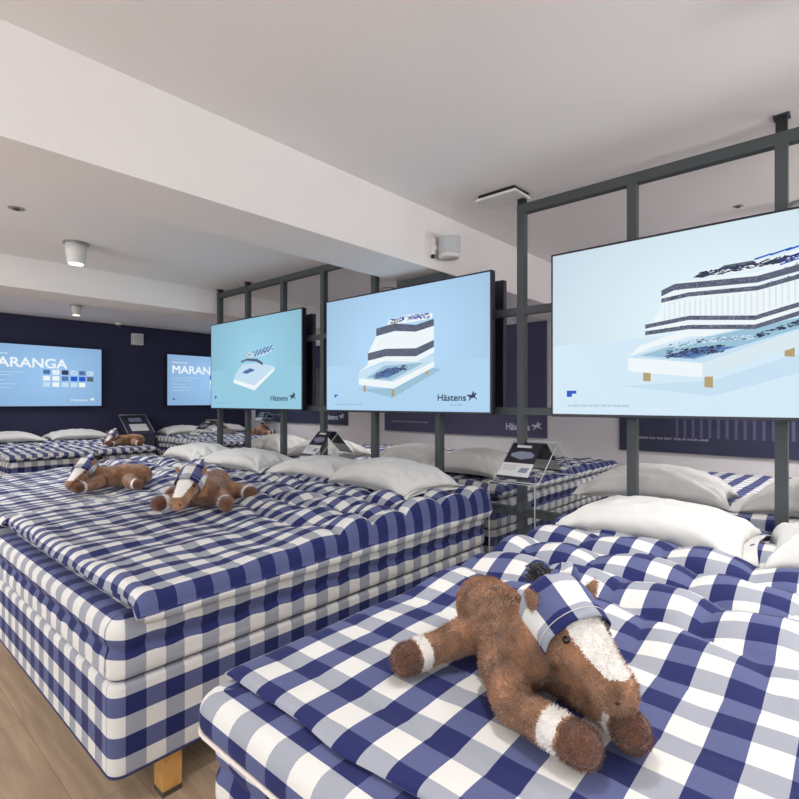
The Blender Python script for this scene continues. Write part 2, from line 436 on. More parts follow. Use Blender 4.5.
# ------------------------------------------------------------------ room
XL, XR, YN, YF = -2.6, 5.78, -3.0, 9.2
struct(box('floor', (XL-.1, YN-.1, -.1), (XR+.1, YF+.1, 0), M['oak']))
struct(box('ceiling', (XL-.1, YN-.1, 2.66), (XR+.1, 2.239, 2.95), M['ceil']))
struct(box('ceiling', (XL-.1, 2.68, 2.57), (XR+.1, 5.40, 2.95), M['ceil']))
struct(box('ceiling', (XL-.1, 5.84, 2.60), (XR+.1, YF+.1, 2.95), M['ceil']))
struct(box('trim_1', (XL-.1, 2.239, 2.254), (XR+.1, 2.68, 2.95), M['beam']))
struct(box('trim_2', (XL-.1, 5.40, 2.305), (XR+.1, 5.84, 2.95), M['beam']))
struct(box('wall_far', (XL-.1, YF, 0), (XR+.1, YF+.12, 2.95), M['navy_wall']))
struct(box('wall_right', (XR, YN-.1, 0), (XR+.12, YF+.1, 2.95), M['white_wall']))
def wall_with_window(name, axis, pos, a0, a1, w0, w1, z0, z1):
    bm = bmesh.new()
    for u0, u1, q0, q1 in ((a0, w0, 0, 2.95), (w1, a1, 0, 2.95), (w0, w1, 0, z0), (w0, w1, z1, 2.95)):
        if axis == 'x': bx(bm, (pos-.12, u0, q0), (pos, u1, q1))
        else: bx(bm, (u0, pos-.12, q0), (u1, pos, q1))
    return struct(finish(bm, name, M['white_wall']))
wall_with_window('wall_left', 'x', XL, YN-.1, YF+.1, -2.2, 5.2, .35, 2.35)
wall_with_window('wall_near', 'y', YN, XL-.1, XR+.1, -1.8, 4.8, .35, 2.35)
def window(name, axis, pos, w0, w1, z0, z1, n):
    bm = bmesh.new(); r = .035
    def bar(u0, u1, q0, q1):
        if axis == 'x': bx(bm, (pos-.09, u0, q0), (pos-.03, u1, q1))
        else: bx(bm, (u0, pos-.09, q0), (u1, pos-.03, q1))
    bar(w0, w1, z0, z0+2*r); bar(w0, w1, z1-2*r, z1)
    for i in range(n+1):
        c = w0+r+(w1-w0-2*r)*i/n; bar(c-r, c+r, z0, z1)
    o = struct(finish(bm, name, M['white_pl']))
    bm = bmesh.new()
    if axis == 'x': bx(bm, (pos-.064, w0+.03, z0+.03), (pos-.058, w1-.03, z1-.03))
    else: bx(bm, (w0+.03, pos-.064, z0+.03), (w1-.03, pos-.058, z1-.03))
    finish(bm, 'pane', M['pane'], o)
window('added_window_1', 'x', XL, -2.2, 5.2, .35, 2.35, 4)  # unseen window, added to let light in from the left
window('added_window_2', 'y', YN, -1.8, 4.8, .35, 2.35, 4)  # unseen window behind the camera, added for the light

# ------------------------------------------------------------------ display lattice
PX = 3.0
PY = [-.37, .28, .945, 1.62, 2.28, 2.93, 3.565, 4.16, 4.78, 5.34]
fr = thing('display_frame', 'dark grey steel lattice of posts and rails carrying the row of screens between the beds', 'frame', (PX, 2.5, 0))
def fbox(nm, x0, x1, y0, y1, z0, z1): return box(nm, (x0-PX, y0-2.5, z0), (x1-PX, y1-2.5, z1), M['steel'], fr, .002)
s = .025
for i, y in enumerate(PY):
    top = 2.58 if y < 1.8 else (2.254 if y < 2.5 else 2.53)
    fbox('post', PX-s, PX+s, y-s, y+s, 0, top)
for y0, y1, z0, z1 in ((-2.2, 1.62+s, 2.522, 2.58), (2.70, 5.34+s, 2.476, 2.53), (2.245, 2.675, 2.20, 2.252)):
    fbox('top_rail', PX-s-.001, PX+s+.001, y0, y1, z0, z1)
for z in (1.904, 1.266):
    fbox('middle_rail', PX-.024, PX+.024, -2.2, 5.34+s, z-.024, z+.024)
fbox('low_rail', PX-.024, PX+.024, -2.2, 5.34, .60, .65)
fbox('post', PX-s, PX+s, -2.2, -2.15, 0, 2.58)
for y, z0, z1 in ((1.62, 2.58, 2.66), (.28, 2.58, 2.66), (4.78, 2.53, 2.57), (5.34, 2.53, 2.57), (-1.1, 2.58, 2.66)):
    b = box('ceiling_bracket', (-.022, y-2.5-.022, z0-.01), (.022, y-2.5+.022, z1-.008), M['black'], fr)
    b2 = box('ceiling_plate', (-.036, y-2.5-.032, z1-.006), (.036, y-2.5+.032, z1-.0005), M['steel'], fr)

# ------------------------------------------------------------------ screens
TW, TH = 1.61, .924
def poly(bm, pts, y, mi):
    vs = [bm.verts.new(((p[0]-.5)*TW, y, p[1]*TH)) for p in pts]
    f = bm.faces.new(vs); f.normal_update()
    if f.normal.y > 0: f.normal_flip()
    f.material_index = mi
def lettering(txt, x, z, size, m, parent, y, name='lettering', width=None, spacing=1, bold=0):
    cu = bpy.data.curves.new('t', 'FONT'); cu.body = txt; cu.size = size; cu.space_character = spacing; cu.offset = 0
    o = bpy.data.objects.new('t', cu); C.objects.link(o)
    dg = bpy.context.evaluated_depsgraph_get(); dg.update()
    me = bpy.data.meshes.new_from_object(o.evaluated_get(dg)); bpy.data.objects.remove(o)
    xs = [v.co.x for v in me.vertices]; sx = 1
    if width and xs: sx = width/(max(xs)-min(xs))
    mn = min(xs)
    for v in me.vertices: v.co = ((v.co.x-mn)*sx+x, y, v.co.y+z)
    if bold:        # heavier strokes: the same letters again, a hair to each side
        b = bmesh.new(); b.from_mesh(me)
        for k, (dx, dz) in enumerate(((bold, 0), (0, bold), (bold, bold))):
            m2 = me.copy()
            for v in m2.vertices: v.co += Vector((dx, -.0001*(k+1), dz))
            b.from_mesh(m2); bpy.data.meshes.remove(m2)
        b.to_mesh(me); b.free()
    me.materials.clear(); me.materials.append(m)
    return new(name, me, parent)
def rider(bm, x, z, s, y, mi=0):
    """little emblem of a running horse with rider, s wide"""
    H = [(0, .62), (.12, .75), (.3, .66), (.48, .72), (.55, .95), (.62, 1.1), (.7, 1.02), (.68, .9), (.72, .78), (.86, .92), (1.0, .8), (.9, .74), (.82, .62), (.8, .45), (1.0, .3), (.92, .14), (.86, .3), (.68, .38), (.45, .36), (.3, .14), (.1, .04), (.24, .24), (.26, .46), (.1, .52)]
    vs = [bm.verts.new((x+p[0]*s, y, z+p[1]*s*.8)) for p in H]
    f = bm.faces.new(vs); f.material_index = mi
def tv(label, loc, rz, screen, pic, group, w=TW):
    t = thing('screen', label, 'screen', loc, rz, group)
    bm = bmesh.new(); bx(bm, (-w/2, -.022, 0), (w/2, .022, TH)); finish(bm, 'casing', M['tvedge'], t, bev=.003)
    bm = bmesh.new(); bx(bm, (-w/2+.3, .022, .15), (w/2-.3, .05, TH-.15)); finish(bm, 'back_cover', M['black'], t, bev=.008)
    bm = bmesh.new(); bx(bm, (-.22, .05, .3), (.22, .075, .62)); finish(bm, 'wall_mount', M['black'], t)
    bm = bmesh.new(); b = .012
    vs = [bm.verts.new(p) for p in ((-w/2+b, -.0235, b+.004), (w/2-b, -.0235, b+.004), (w/2-b, -.0235, TH-b), (-w/2+b, -.0235, TH-b))]
    bm.faces.new(vs); d = finish(bm, 'display', M[screen], t)
    if pic: pic(t, d)
    return t
def speckle_band(bm, top, bot, y, mi, n=0): poly(bm, top+bot[::-1], y, mi)
def corner_flag(bm, y, x0, z1, k, mi):
    poly(bm, [(x0, z1-k*1.1), (x0+k*.55, z1-k*1.1), (x0+k*.55, z1-k*.55), (x0+k, z1-k*.55), (x0+k, z1), (x0, z1)], y, mi)
def squiggles(bm, y, pts, mi, n, r, seed, k=1):
    rnd = random.Random(seed)
    for _ in range(n):
        i = rnd.randrange(len(pts)-1); t_ = rnd.random(); a, b = pts[i], pts[i+1]
        x = a[0]+(b[0]-a[0])*t_; z = a[1]+(b[1]-a[1])*t_+rnd.uniform(-1, 1)*r
        l = rnd.uniform(.003, .009)*k; h = rnd.uniform(.002, .005)*k
        poly(bm, [(x-l, z-h*.4), (x, z-h), (x+l, z+h*.4), (x, z+h)], y, mi)
LAY = .0002
def pic_near(t, d):
    mats = ['p_floor', 'p_white', 'p_pale', 'p_grey', 'p_dark', 'p_blue', 'p_flag', 'p_wood', 'p_pale2', 'p_shade', 'p_fleck']
    bm = bmesh.new(); Y = lambda k: -.0235-LAY*(k+1)
    poly(bm, [(.01, .02), (.99, .02), (.99, .46), (.01, .435)], Y(0), 0)
    poly(bm, [(.24, .18), (.5, .12), (.9, .33), (.78, .36), (.5, .2)], Y(1), 8)
    # wooden legs
    for x0, z0, z1 in ((.31, .206, .255), (.48, .166, .22), (.67, .305, .36), (.93, .36, .45)):
        poly(bm, [(x0, z0), (x0+.022, z0-.004), (x0+.022, z1), (x0, z1)], Y(2), 7)
    # white bed box, open top with blue springs
    poly(bm, [(.264, .262), (.475, .216), (.99, .52), (.99, .60), (.475, .29), (.264, .34)], Y(3), 1)
    poly(bm, [(.475, .216), (.99, .52), (.99, .60), (.475, .29)], Y(4), 2)
    poly(bm, [(.264, .34), (.475, .29), (.99, .60), (.62, .47), (.40, .40)], Y(4), 8)
    poly(bm, [(.30, .345), (.455, .31), (.90, .53), (.62, .46), (.43, .405)], Y(5), 9)
    poly(bm, [(.365, .335), (.45, .318), (.56, .365), (.47, .375)], Y(6), 5)
    squiggles(bm, Y(7), [(.38, .345), (.53, .36)], 4, 110, .02, 2); squiggles(bm, Y(7), [(.39, .385), (.47, .405), (.60, .405), (.70, .46), (.9, .56)], 4, 220, .010, 3)
    squiggles(bm, Y(8), [(.39, .385), (.47, .405), (.60, .405)], 8, 110, .012, 6)
    poly(bm, [(.264, .34), (.34, .39), (.44, .43), (.6, .42), (.99, .64), (.99, .72), (.6, .46), (.43, .47), (.3, .40)], Y(4), 1)
    def band(p, th, mi, k):
        poly(bm, p+[(q[0], q[1]-th) for q in p[::-1]], Y(k), mi)
    poly(bm, [(.316, .47), (.44, .48), (.604, .456), (.99, .66), (.99, .86), (.61, .64), (.475, .64), (.363, .60), (.33, .5)], Y(4), 1)
    for x in np.linspace(.37, .97, 44):
        zt = .61+.05*max(0, (x-.6)/.39)*4*.9 if x > .6 else .61
        poly(bm, [(x, zt-.09), (x+.004, zt-.09), (x+.004, zt+.01), (x, zt+.01)], Y(5), 2)
    band([(.316, .478), (.439, .492), (.604, .466), (.72, .522), (.99, .655)], .022, 3, 6)
    band([(.316, .514), (.439, .54), (.604, .51), (.72, .562), (.99, .70)], .022, 3, 6)
    poly(bm, [(.363, .60), (.44, .66), (.61, .655), (.99, .86), (.99, .93), (.61, .72), (.40, .72), (.363, .68)], Y(5), 1)
    band([(.363, .646), (.439, .662), (.61, .652), (.72, .69), (.99, .84)], .022, 3, 6)
    band([(.363, .69), (.401, .716), (.475, .71), (.61, .70), (.72, .735), (.99, .90)], .032, 3, 6)
    for b_, sd in (([(.32, .47), (.439, .484), (.604, .456), (.95, .63)], 11), ([(.32, .505), (.439, .53), (.604, .50), (.95, .67)], 12), ([(.37, .637), (.439, .65), (.61, .642), (.95, .81)], 13), ([(.38, .685), (.475, .698), (.61, .687), (.95, .86)], 14)):
        squiggles(bm, Y(7), b_, 10, 110, .008, sd, .6); squiggles(bm, Y(8), b_, 4, 80, .008, sd+50, .6)
    poly(bm, [(.46, .735), (.50, .765), (.66, .78), (.99, .93), (.99, .88), (.66, .735), (.5, .73)], Y(6), 1)
    poly(bm, [(.505, .752), (.53, .775), (.60, .778), (.61, .757)], Y(7), 3)
    poly(bm, [(.45, .736), (.465, .75), (.49, .75), (.50, .737), (.475, .728)], Y(7), 4); poly(bm, [(.62, .757), (.64, .768), (.67, .768), (.675, .755), (.645, .746)], Y(7), 4)
    squiggles(bm, Y(8), [(.47, .745), (.56, .752), (.70, .765), (.9, .85)], 4, 260, .014, 21)
    for k in range(5): poly(bm, [(.60+k*.035, .785+k*.01), (.64+k*.045, .80+k*.014), (.645+k*.045, .795+k*.014), (.605+k*.035, .778+k*.01)], Y(8), 6)
    for k in range(3): poly(bm, [(.66, .765-k*.012), (.9, .87-k*.012), (.9, .864-k*.012), (.66, .759-k*.012)], Y(8), 6)
    corner_flag(bm, Y(3), .059, .158, .034, 6)
    finish(bm, 'picture', [M[k] for k in mats], d)
    lettering('AN SERIES FOR THE FIRST TIME IN YOUR LAND', -TW/2+.062*TW, .062*TH, .017, M['p_text'], d, -.0245, width=.33)
def pic_mid(t, d):
    mats = ['p_floor2', 'p_white', 'p_pale2', 'p_grey', 'p_dark', 'p_blue', 'p_flag', 'p_wood', 'p_shade', 'p_ink', 'p_fleck']
    bm = bmesh.new(); Y = lambda k: -.0235-LAY*(k+1)
    poly(bm, [(.01, .02), (.99, .02), (.99, .395), (.01, .41)], Y(0), 0)
    poly(bm, [(.25, .2), (.47, .12), (.75, .33), (.68, .36), (.47, .2)], Y(1), 8)
    for x0, z0, z1 in ((.28, .176, .23), (.465, .136, .19), (.665, .299, .35)):
        poly(bm, [(x0, z0), (x0+.018, z0-.003), (x0+.018, z1), (x0, z1)], Y(2), 7)
    poly(bm, [(.248, .235), (.477, .195), (.715, .352), (.715, .443), (.62, .42), (.43, .41), (.248, .35)], Y(3), 2)
    poly(bm, [(.248, .235), (.477, .195), (.715, .352), (.715, .395), (.477, .25), (.248, .29)], Y(4), 1)
    poly(bm, [(.30, .29), (.46, .26), (.66, .39), (.42, .385)], Y(5), 8)
    poly(bm, [(.34, .30), (.44, .283), (.56, .355), (.44, .365)], Y(6), 5); squiggles(bm, Y(7), [(.36, .30), (.56, .365)], 4, 130, .025, 4)
    poly(bm, [(.25, .35), (.31, .40), (.31, .44), (.43, .475), (.612, .44), (.715, .50), (.715, .46), (.615, .40), (.42, .42)], Y(4), 1)
    def band(top, bot, mi, k): poly(bm, top+bot[::-1], Y(k), mi)
    band([(.311, .497), (.43, .521), (.612, .504), (.713, .555)], [(.311, .434), (.43, .46), (.612, .442), (.713, .503)], 3, 6)
    poly(bm, [(.311, .497), (.43, .521), (.612, .504), (.713, .555), (.713, .66), (.612, .632), (.486, .655), (.367, .632)], Y(5), 1)
    band([(.367, .695), (.486, .719), (.612, .685), (.713, .713)], [(.367, .632), (.486, .658), (.612, .632), (.713, .661)], 3, 6)
    for a, b_, sd in (([(.32, .465), (.43, .49), (.612, .473), (.70, .52)], .02, 31), ([(.375, .664), (.486, .688), (.612, .66), (.70, .68)], .022, 32)):
        squiggles(bm, Y(7), a, 10, 90, b_, sd, .55); squiggles(bm, Y(8), a, 4, 120, b_, sd+9, .55)
    poly(bm, [(.44, .715), (.448, .752), (.577, .772), (.705, .758), (.705, .722), (.6, .71)], Y(5), 1)
    squiggles(bm, Y(7), [(.46, .738), (.577, .748), (.69, .74)], 9, 110, .018, 44); squiggles(bm, Y(8), [(.46, .738), (.577, .748), (.69, .745)], 6, 60, .018, 45)
    corner_flag(bm, Y(3), .068, .154, .024, 6)
    rider(bm, (.884-.5)*TW, .093*TH, .078, Y(3), 9)
    finish(bm, 'picture', [M[k] for k in mats], d)
    lettering('Hästens', (.733-.5)*TW, .097*TH, .062, M['p_ink'], d, -.0245, width=.145*TW, bold=.0025)
    lettering('Since 1852', (.80-.5)*TW, .062*TH, .018, M['p_text'], d, -.0245, width=.06*TW)
    lettering('AN SERIES FOR THE FIRST TIME', (.071-.5)*TW, .062*TH, .014, M['p_text'], d, -.0245, width=.2*TW)
def pic_far(t, d):
    mats = ['p_floor3', 'p_white', 'p_pale2', 'p_grey', 'p_dark', 'p_blue', 'p_flag', 'p_wood', 'p_shade', 'p_ink']
    bm = bmesh.new(); Y = lambda k: -.0235-LAY*(k+1)
    poly(bm, [(.01, .02), (.99, .02), (.99, .44), (.01, .45)], Y(0), 0)
    poly(bm, [(.29, .30), (.53, .21), (.74, .41), (.74, .45), (.57, .50), (.40, .50), (.31, .40)], Y(3), 2)
    poly(bm, [(.29, .30), (.53, .21), (.74, .41), (.74, .44), (.53, .26), (.29, .34)], Y(4), 1)
    poly(bm, [(.39, .41), (.45, .39), (.54, .43), (.48, .45)], Y(5), 5)
    squiggles(bm, Y(6), [(.41, .41), (.52, .43)], 4, 26, .015, 5)
    poly(bm, [(.38, .535), (.45, .56), (.56, .545), (.62, .50), (.62, .47), (.55, .515), (.44, .535), (.38, .515)], Y(6), 3)
    poly(bm, [(.41, .57), (.46, .62), (.60, .63), (.73, .66), (.72, .61), (.62, .57)], Y(6), 2)
    squiggles(bm, Y(7), [(.42, .59), (.55, .61), (.72, .64)], 9, 70, .018, 8)
    for k in range(5): poly(bm, [(.52+.035*k, .57+k*.008), (.56+.038*k, .64+k*.008), (.575+.038*k, .64+k*.008), (.54+.035*k, .57+k*.008)], Y(8), 5)
    corner_flag(bm, Y(3), .055, .155, .028, 6)
    rider(bm, (.885-.5)*TW, .10*TH, .09, Y(3), 9)
    finish(bm, 'picture', [M[k] for k in mats], d)
    lettering('Hästens', (.70-.5)*TW, .10*TH, .066, M['p_ink'], d, -.0245, width=.165*TW, bold=.0025)
    lettering('AN SERIES FOR THE FIRST', (.055-.5)*TW, .07*TH, .014, M['p_text'], d, -.0245, width=.2*TW)
def pic_wall(t, d):
    mats = ['p_white', 'p_dark', 'p_blue', 'p_flag', 'p_pale2', 'p_grey']
    bm = bmesh.new(); Y = lambda k: -.0235-LAY*(k+1)
    xs = [.50, .575, .65, .725, .795, .865]; zs = [.53, .43, .33]
    col = [[2, 0, 1, 4, 2, 4], [0, 0, 2, 3, 3, 5], [4, 0, 4, 4, 0, -1]]
    for r in range(3):
        for c in range(6):
            if col[r][c] < 0: continue
            x, z = xs[c], zs[r]
            b2 = bmesh.new(); poly(b2, [(x, z), (x+.055, z), (x+.055, z+.075), (x, z+.075)], Y(1), 0)
            if r == 0: squiggles(b2, Y(2), [(x+.01, z+.035), (x+.045, z+.045)], 1, 6, .012, c)
            finish(b2, 'swatch', [M[mats[col[r][c]]], M['p_dark']], d)
    for k, (z, l) in enumerate(((.545, .3), (.50, .22), (.42, .15), (.36, .23), (.30, .2))):
        poly(bm, [(.06, z), (.06+l, z), (.06+l, z+.007), (.06, z+.007)], Y(1), 4)
    finish(bm, 'fine_text', [M[k] for k in mats], d)
    bm = bmesh.new(); rider(bm, (.885-.5)*TW, .09*TH, .075, Y(3), 0); finish(bm, 'emblem', M['p_white'], d)
    bm = bmesh.new(); corner_flag(bm, Y(3), .065, .15, .03, 0); finish(bm, 'corner_mark', M['p_flag'], d)
    lettering('Hästens', (.062-.5)*TW, .825*TH, .05, M['p_white'], d, -.0245, width=.17*TW)
    lettering('MARANGA', (.062-.5)*TW, .63*TH, .195, M['p_white'], d, -.0245, width=.63*TW, bold=.007)
    lettering('Hästens', (.73-.5)*TW, .095*TH, .055, M['p_white'], d, -.0245, width=.14*TW)
G = 'lit screens with bed pictures'
RW = -math.pi/2     # face -x
tv('large lit screen above the nearest bed, picture of a white and grey many-layered bed', (2.80+.022, 1.33-TW/2, 1.243), RW, 'sc_near', pic_near, G)
tv('middle lit screen of the frame, layered bed picture with dark logo at lower right', (2.855+.022, 3.366-TW/2, 1.243), RW, 'sc_mid', pic_mid, G)
tv('smallest-looking lit screen at the far end of the frame, aqua picture of a small bed', (2.905, 5.33-TW/2, 1.243), RW, 'sc_far', pic_far, G)
for k, (y, lb) in enumerate(((.35, 'black back screen behind the large near screen, turned to the far beds'), (2.65, 'black back screen peeking out right of the middle screen'), (4.72, 'black back screen peeking out right of the farthest framed screen'))):
    tv(lb, (3.175, y, 1.243), -RW, 'black', None, 'screens on the back of the frame')
tv('wall screen at the left picture edge reading MARANGA, on the navy wall', (3.06-TW/2, YF-.08, 1.243), 0, 'sc_wall', pic_wall, 'screens on the navy wall')
tv('wall screen on the navy wall half hidden behind the far end of the frame', (4.095+TW/2, YF-.08, 1.243), 0, 'sc_wall', pic_wall, 'screens on the navy wall')

# ------------------------------------------------------------------ dark panels on the white wall
def wall_panel(label, y0, y1, z0, z1, m, kind):
    t = thing('wall_panel', label, 'wall panel', (XR, (y0+y1)/2, z0), RW, 'dark panels on the white wall')
    w, h = y1-y0, z1-z0
    p = box('board', (-w/2, -.03, 0), (w/2, -.001, h), M[m], t, .003)
    bm = bmesh.new(); rider(bm, w/2-.19, .085, .13, -.0315); finish(bm, 'emblem', M['panelink'], p)
    lettering('Hästens', w/2-.54, .085, .115, M['panelink'], p, -.0315, width=.32, bold=.006)
    lettering('AN SERIES FOR THE FIRST TIME IN YOUR LAND', -w/2+.14, .13, .03, M['panelink'], p, -.0315, width=.7)
    bm = bmesh.new()
    if kind == 'stripes':
        for k in range(26): bx(bm, (-w/2+.55+k*.072, -.0318, .16), (-w/2+.575+k*.072, -.0305, h-.1))
        finish(bm, 'print', M['panelmid'], p)
    elif kind == 'photo':
        bx(bm, (-w/2+.1, -.0318, .25), (w/2-.1, -.0305, .95)); finish(bm, 'print', M['paneltan'], p)
    else:
        for k in range(6): bx(bm, (-w/2+.2, -.0318, h-.25-k*.06), (-w/2+.9-.05*(k % 3), -.0305, h-.235-k*.06))
        finish(bm, 'print', M['panelmid'], p)
    return t
wall_panel('dark violet wall panel with white logo seen between the middle and near screens', 2.79, 5.42, .89, 2.285, 'panel', 'text')
wall_panel('navy striped wall panel below the large near screen, behind its posts', -.70, 1.95, .81, 2.285, 'paneldk', 'stripes')
wall_panel('dark photo panel in the far corner under the farthest framed screen', 6.26, 8.9, .94, 2.285, 'paneldk', 'photo')

# ------------------------------------------------------------------ beds and quilts
QG = 'blue checked quilts'
make_bed('nearest blue checked bed in the right foreground with a thin topper, plush horse on it', .575, 2.72, -.50, 1.095, topper=True)
make_bed('tall blue checked bed in the middle left with wooden leg showing at its foot', .607, 2.75, 1.727, 3.325)
make_bed('blue checked bed beyond the middle bed, cut by the left picture edge', .62, 2.75, 3.47, 5.25)
make_bed('blue checked bed behind the frame opposite the nearest bed, by the striped panel', 3.06, 5.30, -.45, 1.15, rz=math.pi)
make_bed('blue checked bed behind the frame, its layered side seen through the clear stand', 3.06, 5.34, 1.87, 3.18, rz=math.pi)
make_bed('blue checked bed behind the frame opposite the third bed from the front', 3.06, 5.30, 3.70, 5.25, rz=math.pi)
make_bed('blue checked bed at the navy wall under the left wall screen', 0, 2.05, 0, 1.62, rz=math.pi/2, loc=(2.24, 8.1, 0))
make_bed('blue checked bed in the far corner at the navy wall, right of the dark stand', 0, 2.05, 0, 1.62, rz=math.pi/2, loc=(4.62, 8.1, 0))
quilt('puffy blue checked quilt on the nearest bed, flat hemmed foot end', .63, 2.70, -.53, 1.10, .694, .016, .040, QG, puffA=.062, smooth_until=.40, seed=2, origin=(.69-20*CHK, .935-20*CHK-CHK), rough=.005)
quilt('wrinkled blue checked quilt hanging over the near side of the middle bed', .668, 2.74, 1.675, 3.37, .648, .075, .105, QG, puffA=.065, smooth_until=.42, seed=9, origin=(.69-20*CHK, 1.69-.02-21*CHK), drape=.05, rough=.010, gather=.3)
quilt('wrinkled blue checked quilt on the bed beyond the middle bed', .66, 2.74, 3.40, 5.28, .648, .065, .1, QG, puffA=.06, smooth_until=.45, seed=14, rough=.010, gather=.3, res=.02)
quilt('blue checked quilt on the back bed opposite the nearest bed', 3.10, 5.28, -.48, 1.17, .650, .06, .09, QG, puffA=.02, smooth_until=.9, seed=20, res=.02, flip=True, rough=.004)
quilt('blue checked quilt with thick rounded edge on the back bed behind the clear stand', 3.10, 5.36, 1.83, 3.2, .655, .08, .08, QG, puffA=.03, smooth_until=.1, seed=25, res=.02, flip=True, rough=.008)
quilt('blue checked quilt on the back bed opposite the third bed', 3.10, 5.28, 3.68, 5.28, .652, .08, .08, QG, puffA=.03, smooth_until=.1, seed=29, res=.02, flip=True)
def wall_quilt(label, cx, cy, L, W, seed):
    q = quilt(label, -L/2, L/2, -W/2, W/2, 0, .07, .09, QG, puffA=.035, smooth_until=.1, seed=seed, res=.02, gather=.2)
    q.location = (cx, cy, .650); q.rotation_euler = (0, 0, math.pi/2); return q
wall_quilt('puffy blue checked quilt on the bed below the left wall screen', 2.24, 8.06, 2.0, 1.68, 33)
wall_quilt('puffy blue checked quilt on the far corner bed', 4.62, 8.06, 2.0, 1.67, 37)

PG = 'white pillows on the beds'
pillow('white pillow at the head of the nearest bed, its open end to the right', (2.46, .675, .735), math.radians(-3), .75, .46, .165, PG, seed=1)
pillow('white pillow cut off by the right picture edge, on the nearest bed', (2.42, -.13, .735), math.radians(5), .82, .50, .19, PG, seed=4)
pillow('big white pillow overlapping its neighbour at the near side of the middle bed', (2.46, 2.26, .775), math.radians(-8), .80, .50, .19, PG, seed=7)
pillow('white pillow beneath the big one at the head of the middle bed', (2.50, 2.97, .775), math.radians(3), .80, .48, .15, PG, seed=9)
pillow('white pillow on the third bed from the front, nearer the frame posts', (2.44, 3.90, .77), math.radians(8), .84, .5, .16, PG, seed=12)
pillow('white pillow on the third bed from the front, farther to the left', (2.46, 4.72, .77), math.radians(-5), .82, .5, .16, PG, seed=15)
pillow('white pillow standing up behind the frame, just behind the nearest bed pillow', (3.42, .93, .735), math.radians(184), .80, .5, .21, PG, seed=18)
pillow('white pillow behind the rightmost post on the back bed', (3.42, .06, .735), math.radians(176), .82, .5, .21, PG, seed=21)
pillow('white pillow behind the frame, right one on the bed behind the clear stand', (3.42, 2.22, .77), math.radians(180), .64, .5, .2, PG, seed=24)
pillow('white pillow behind the frame, left one on the bed behind the clear stand', (3.42, 2.86, .77), math.radians(184), .64, .5, .2, PG, seed=27)
pillow('white pillow behind the frame on the back bed opposite the third bed', (3.42, 4.80, .77), math.radians(176), .8, .5, .2, PG, seed=30)
pillow('white pillow behind the frame on the back bed nearest the second clear stand', (3.42, 4.00, .77), math.radians(182), .75, .5, .19, PG, seed=32)
pillow('white pillow at the navy wall, left of two under the left wall screen', (1.75, 8.80, .765), math.radians(86), .80, .5, .15, PG, seed=33)
pillow('white pillow at the navy wall, right of two under the left wall screen', (2.60, 8.80, .765), math.radians(93), .80, .5, .15, PG, seed=36)
pillow('white pillow at the navy wall on the far corner bed, left one', (4.24, 8.80, .765), math.radians(88), .76, .5, .15, PG, seed=39)
pillow('white pillow at the navy wall on the far corner bed, right one', (5.02, 8.80, .765), math.radians(92), .76, .5, .15, PG, seed=42)

# ------------------------------------------------------------------ plush horses
def capsule(bm, a, b, ra, rb, n=16):
    a, b = Vector(a), Vector(b); d = (b-a); L = d.length; d.normalize()
    u = d.cross(Vector((0, 0, 1)) if abs(d.z) < .9 else Vector((1, 0, 0))).normalized(); w = d.cross(u); rings = []
    ts = []
    for k in range(1, 7): ph = math.pi/2*k/6; ts.append((-ra*math.cos(ph), ra*math.sin(ph)))
    for k in range(1, 4): ts.append((L*k/4, ra+(rb-ra)*k/4))
    for k in range(0, 6): ph = math.pi/2*k/6; ts.append((L+rb*math.sin(ph), rb*math.cos(ph)))
    tip0 = bm.verts.new(a-d*ra); tip1 = bm.verts.new(b+d*rb)
    for s_, r in ts: rings.append([bm.verts.new(a+d*s_+u*r*math.cos(2*math.pi*k/n)+w*r*math.sin(2*math.pi*k/n)) for k in range(n)])
    for p, q in zip(rings, rings[1:]):
        for k in range(n): bm.faces.new((p[k], p[(k+1) % n], q[(k+1) % n], q[k]))
    for k in range(n):
        bm.faces.new((tip0, rings[0][(k+1) % n], rings[0][k])); bm.faces.new((tip1, rings[-1][k], rings[-1][(k+1) % n]))
def blob(caps, voxel, smooth=6):
    bm = bmesh.new()
    for c in caps: capsule(bm, *c)
    bmesh.ops.recalc_face_normals(bm, faces=bm.faces)
    me = bpy.data.meshes.new('tmp'); bm.to_mesh(me); bm.free()
    o = bpy.data.objects.new('tmp', me); C.objects.link(o)
    r = o.modifiers.new('r', 'REMESH'); r.mode = 'VOXEL'; r.voxel_size = voxel
    s_ = o.modifiers.new('s', 'SMOOTH'); s_.factor = .5; s_.iterations = smooth
    dg = bpy.context.evaluated_depsgraph_get(); dg.update()
    out = bpy.data.meshes.new_from_object(o.evaluated_get(dg)); bpy.data.objects.remove(o)
    return out
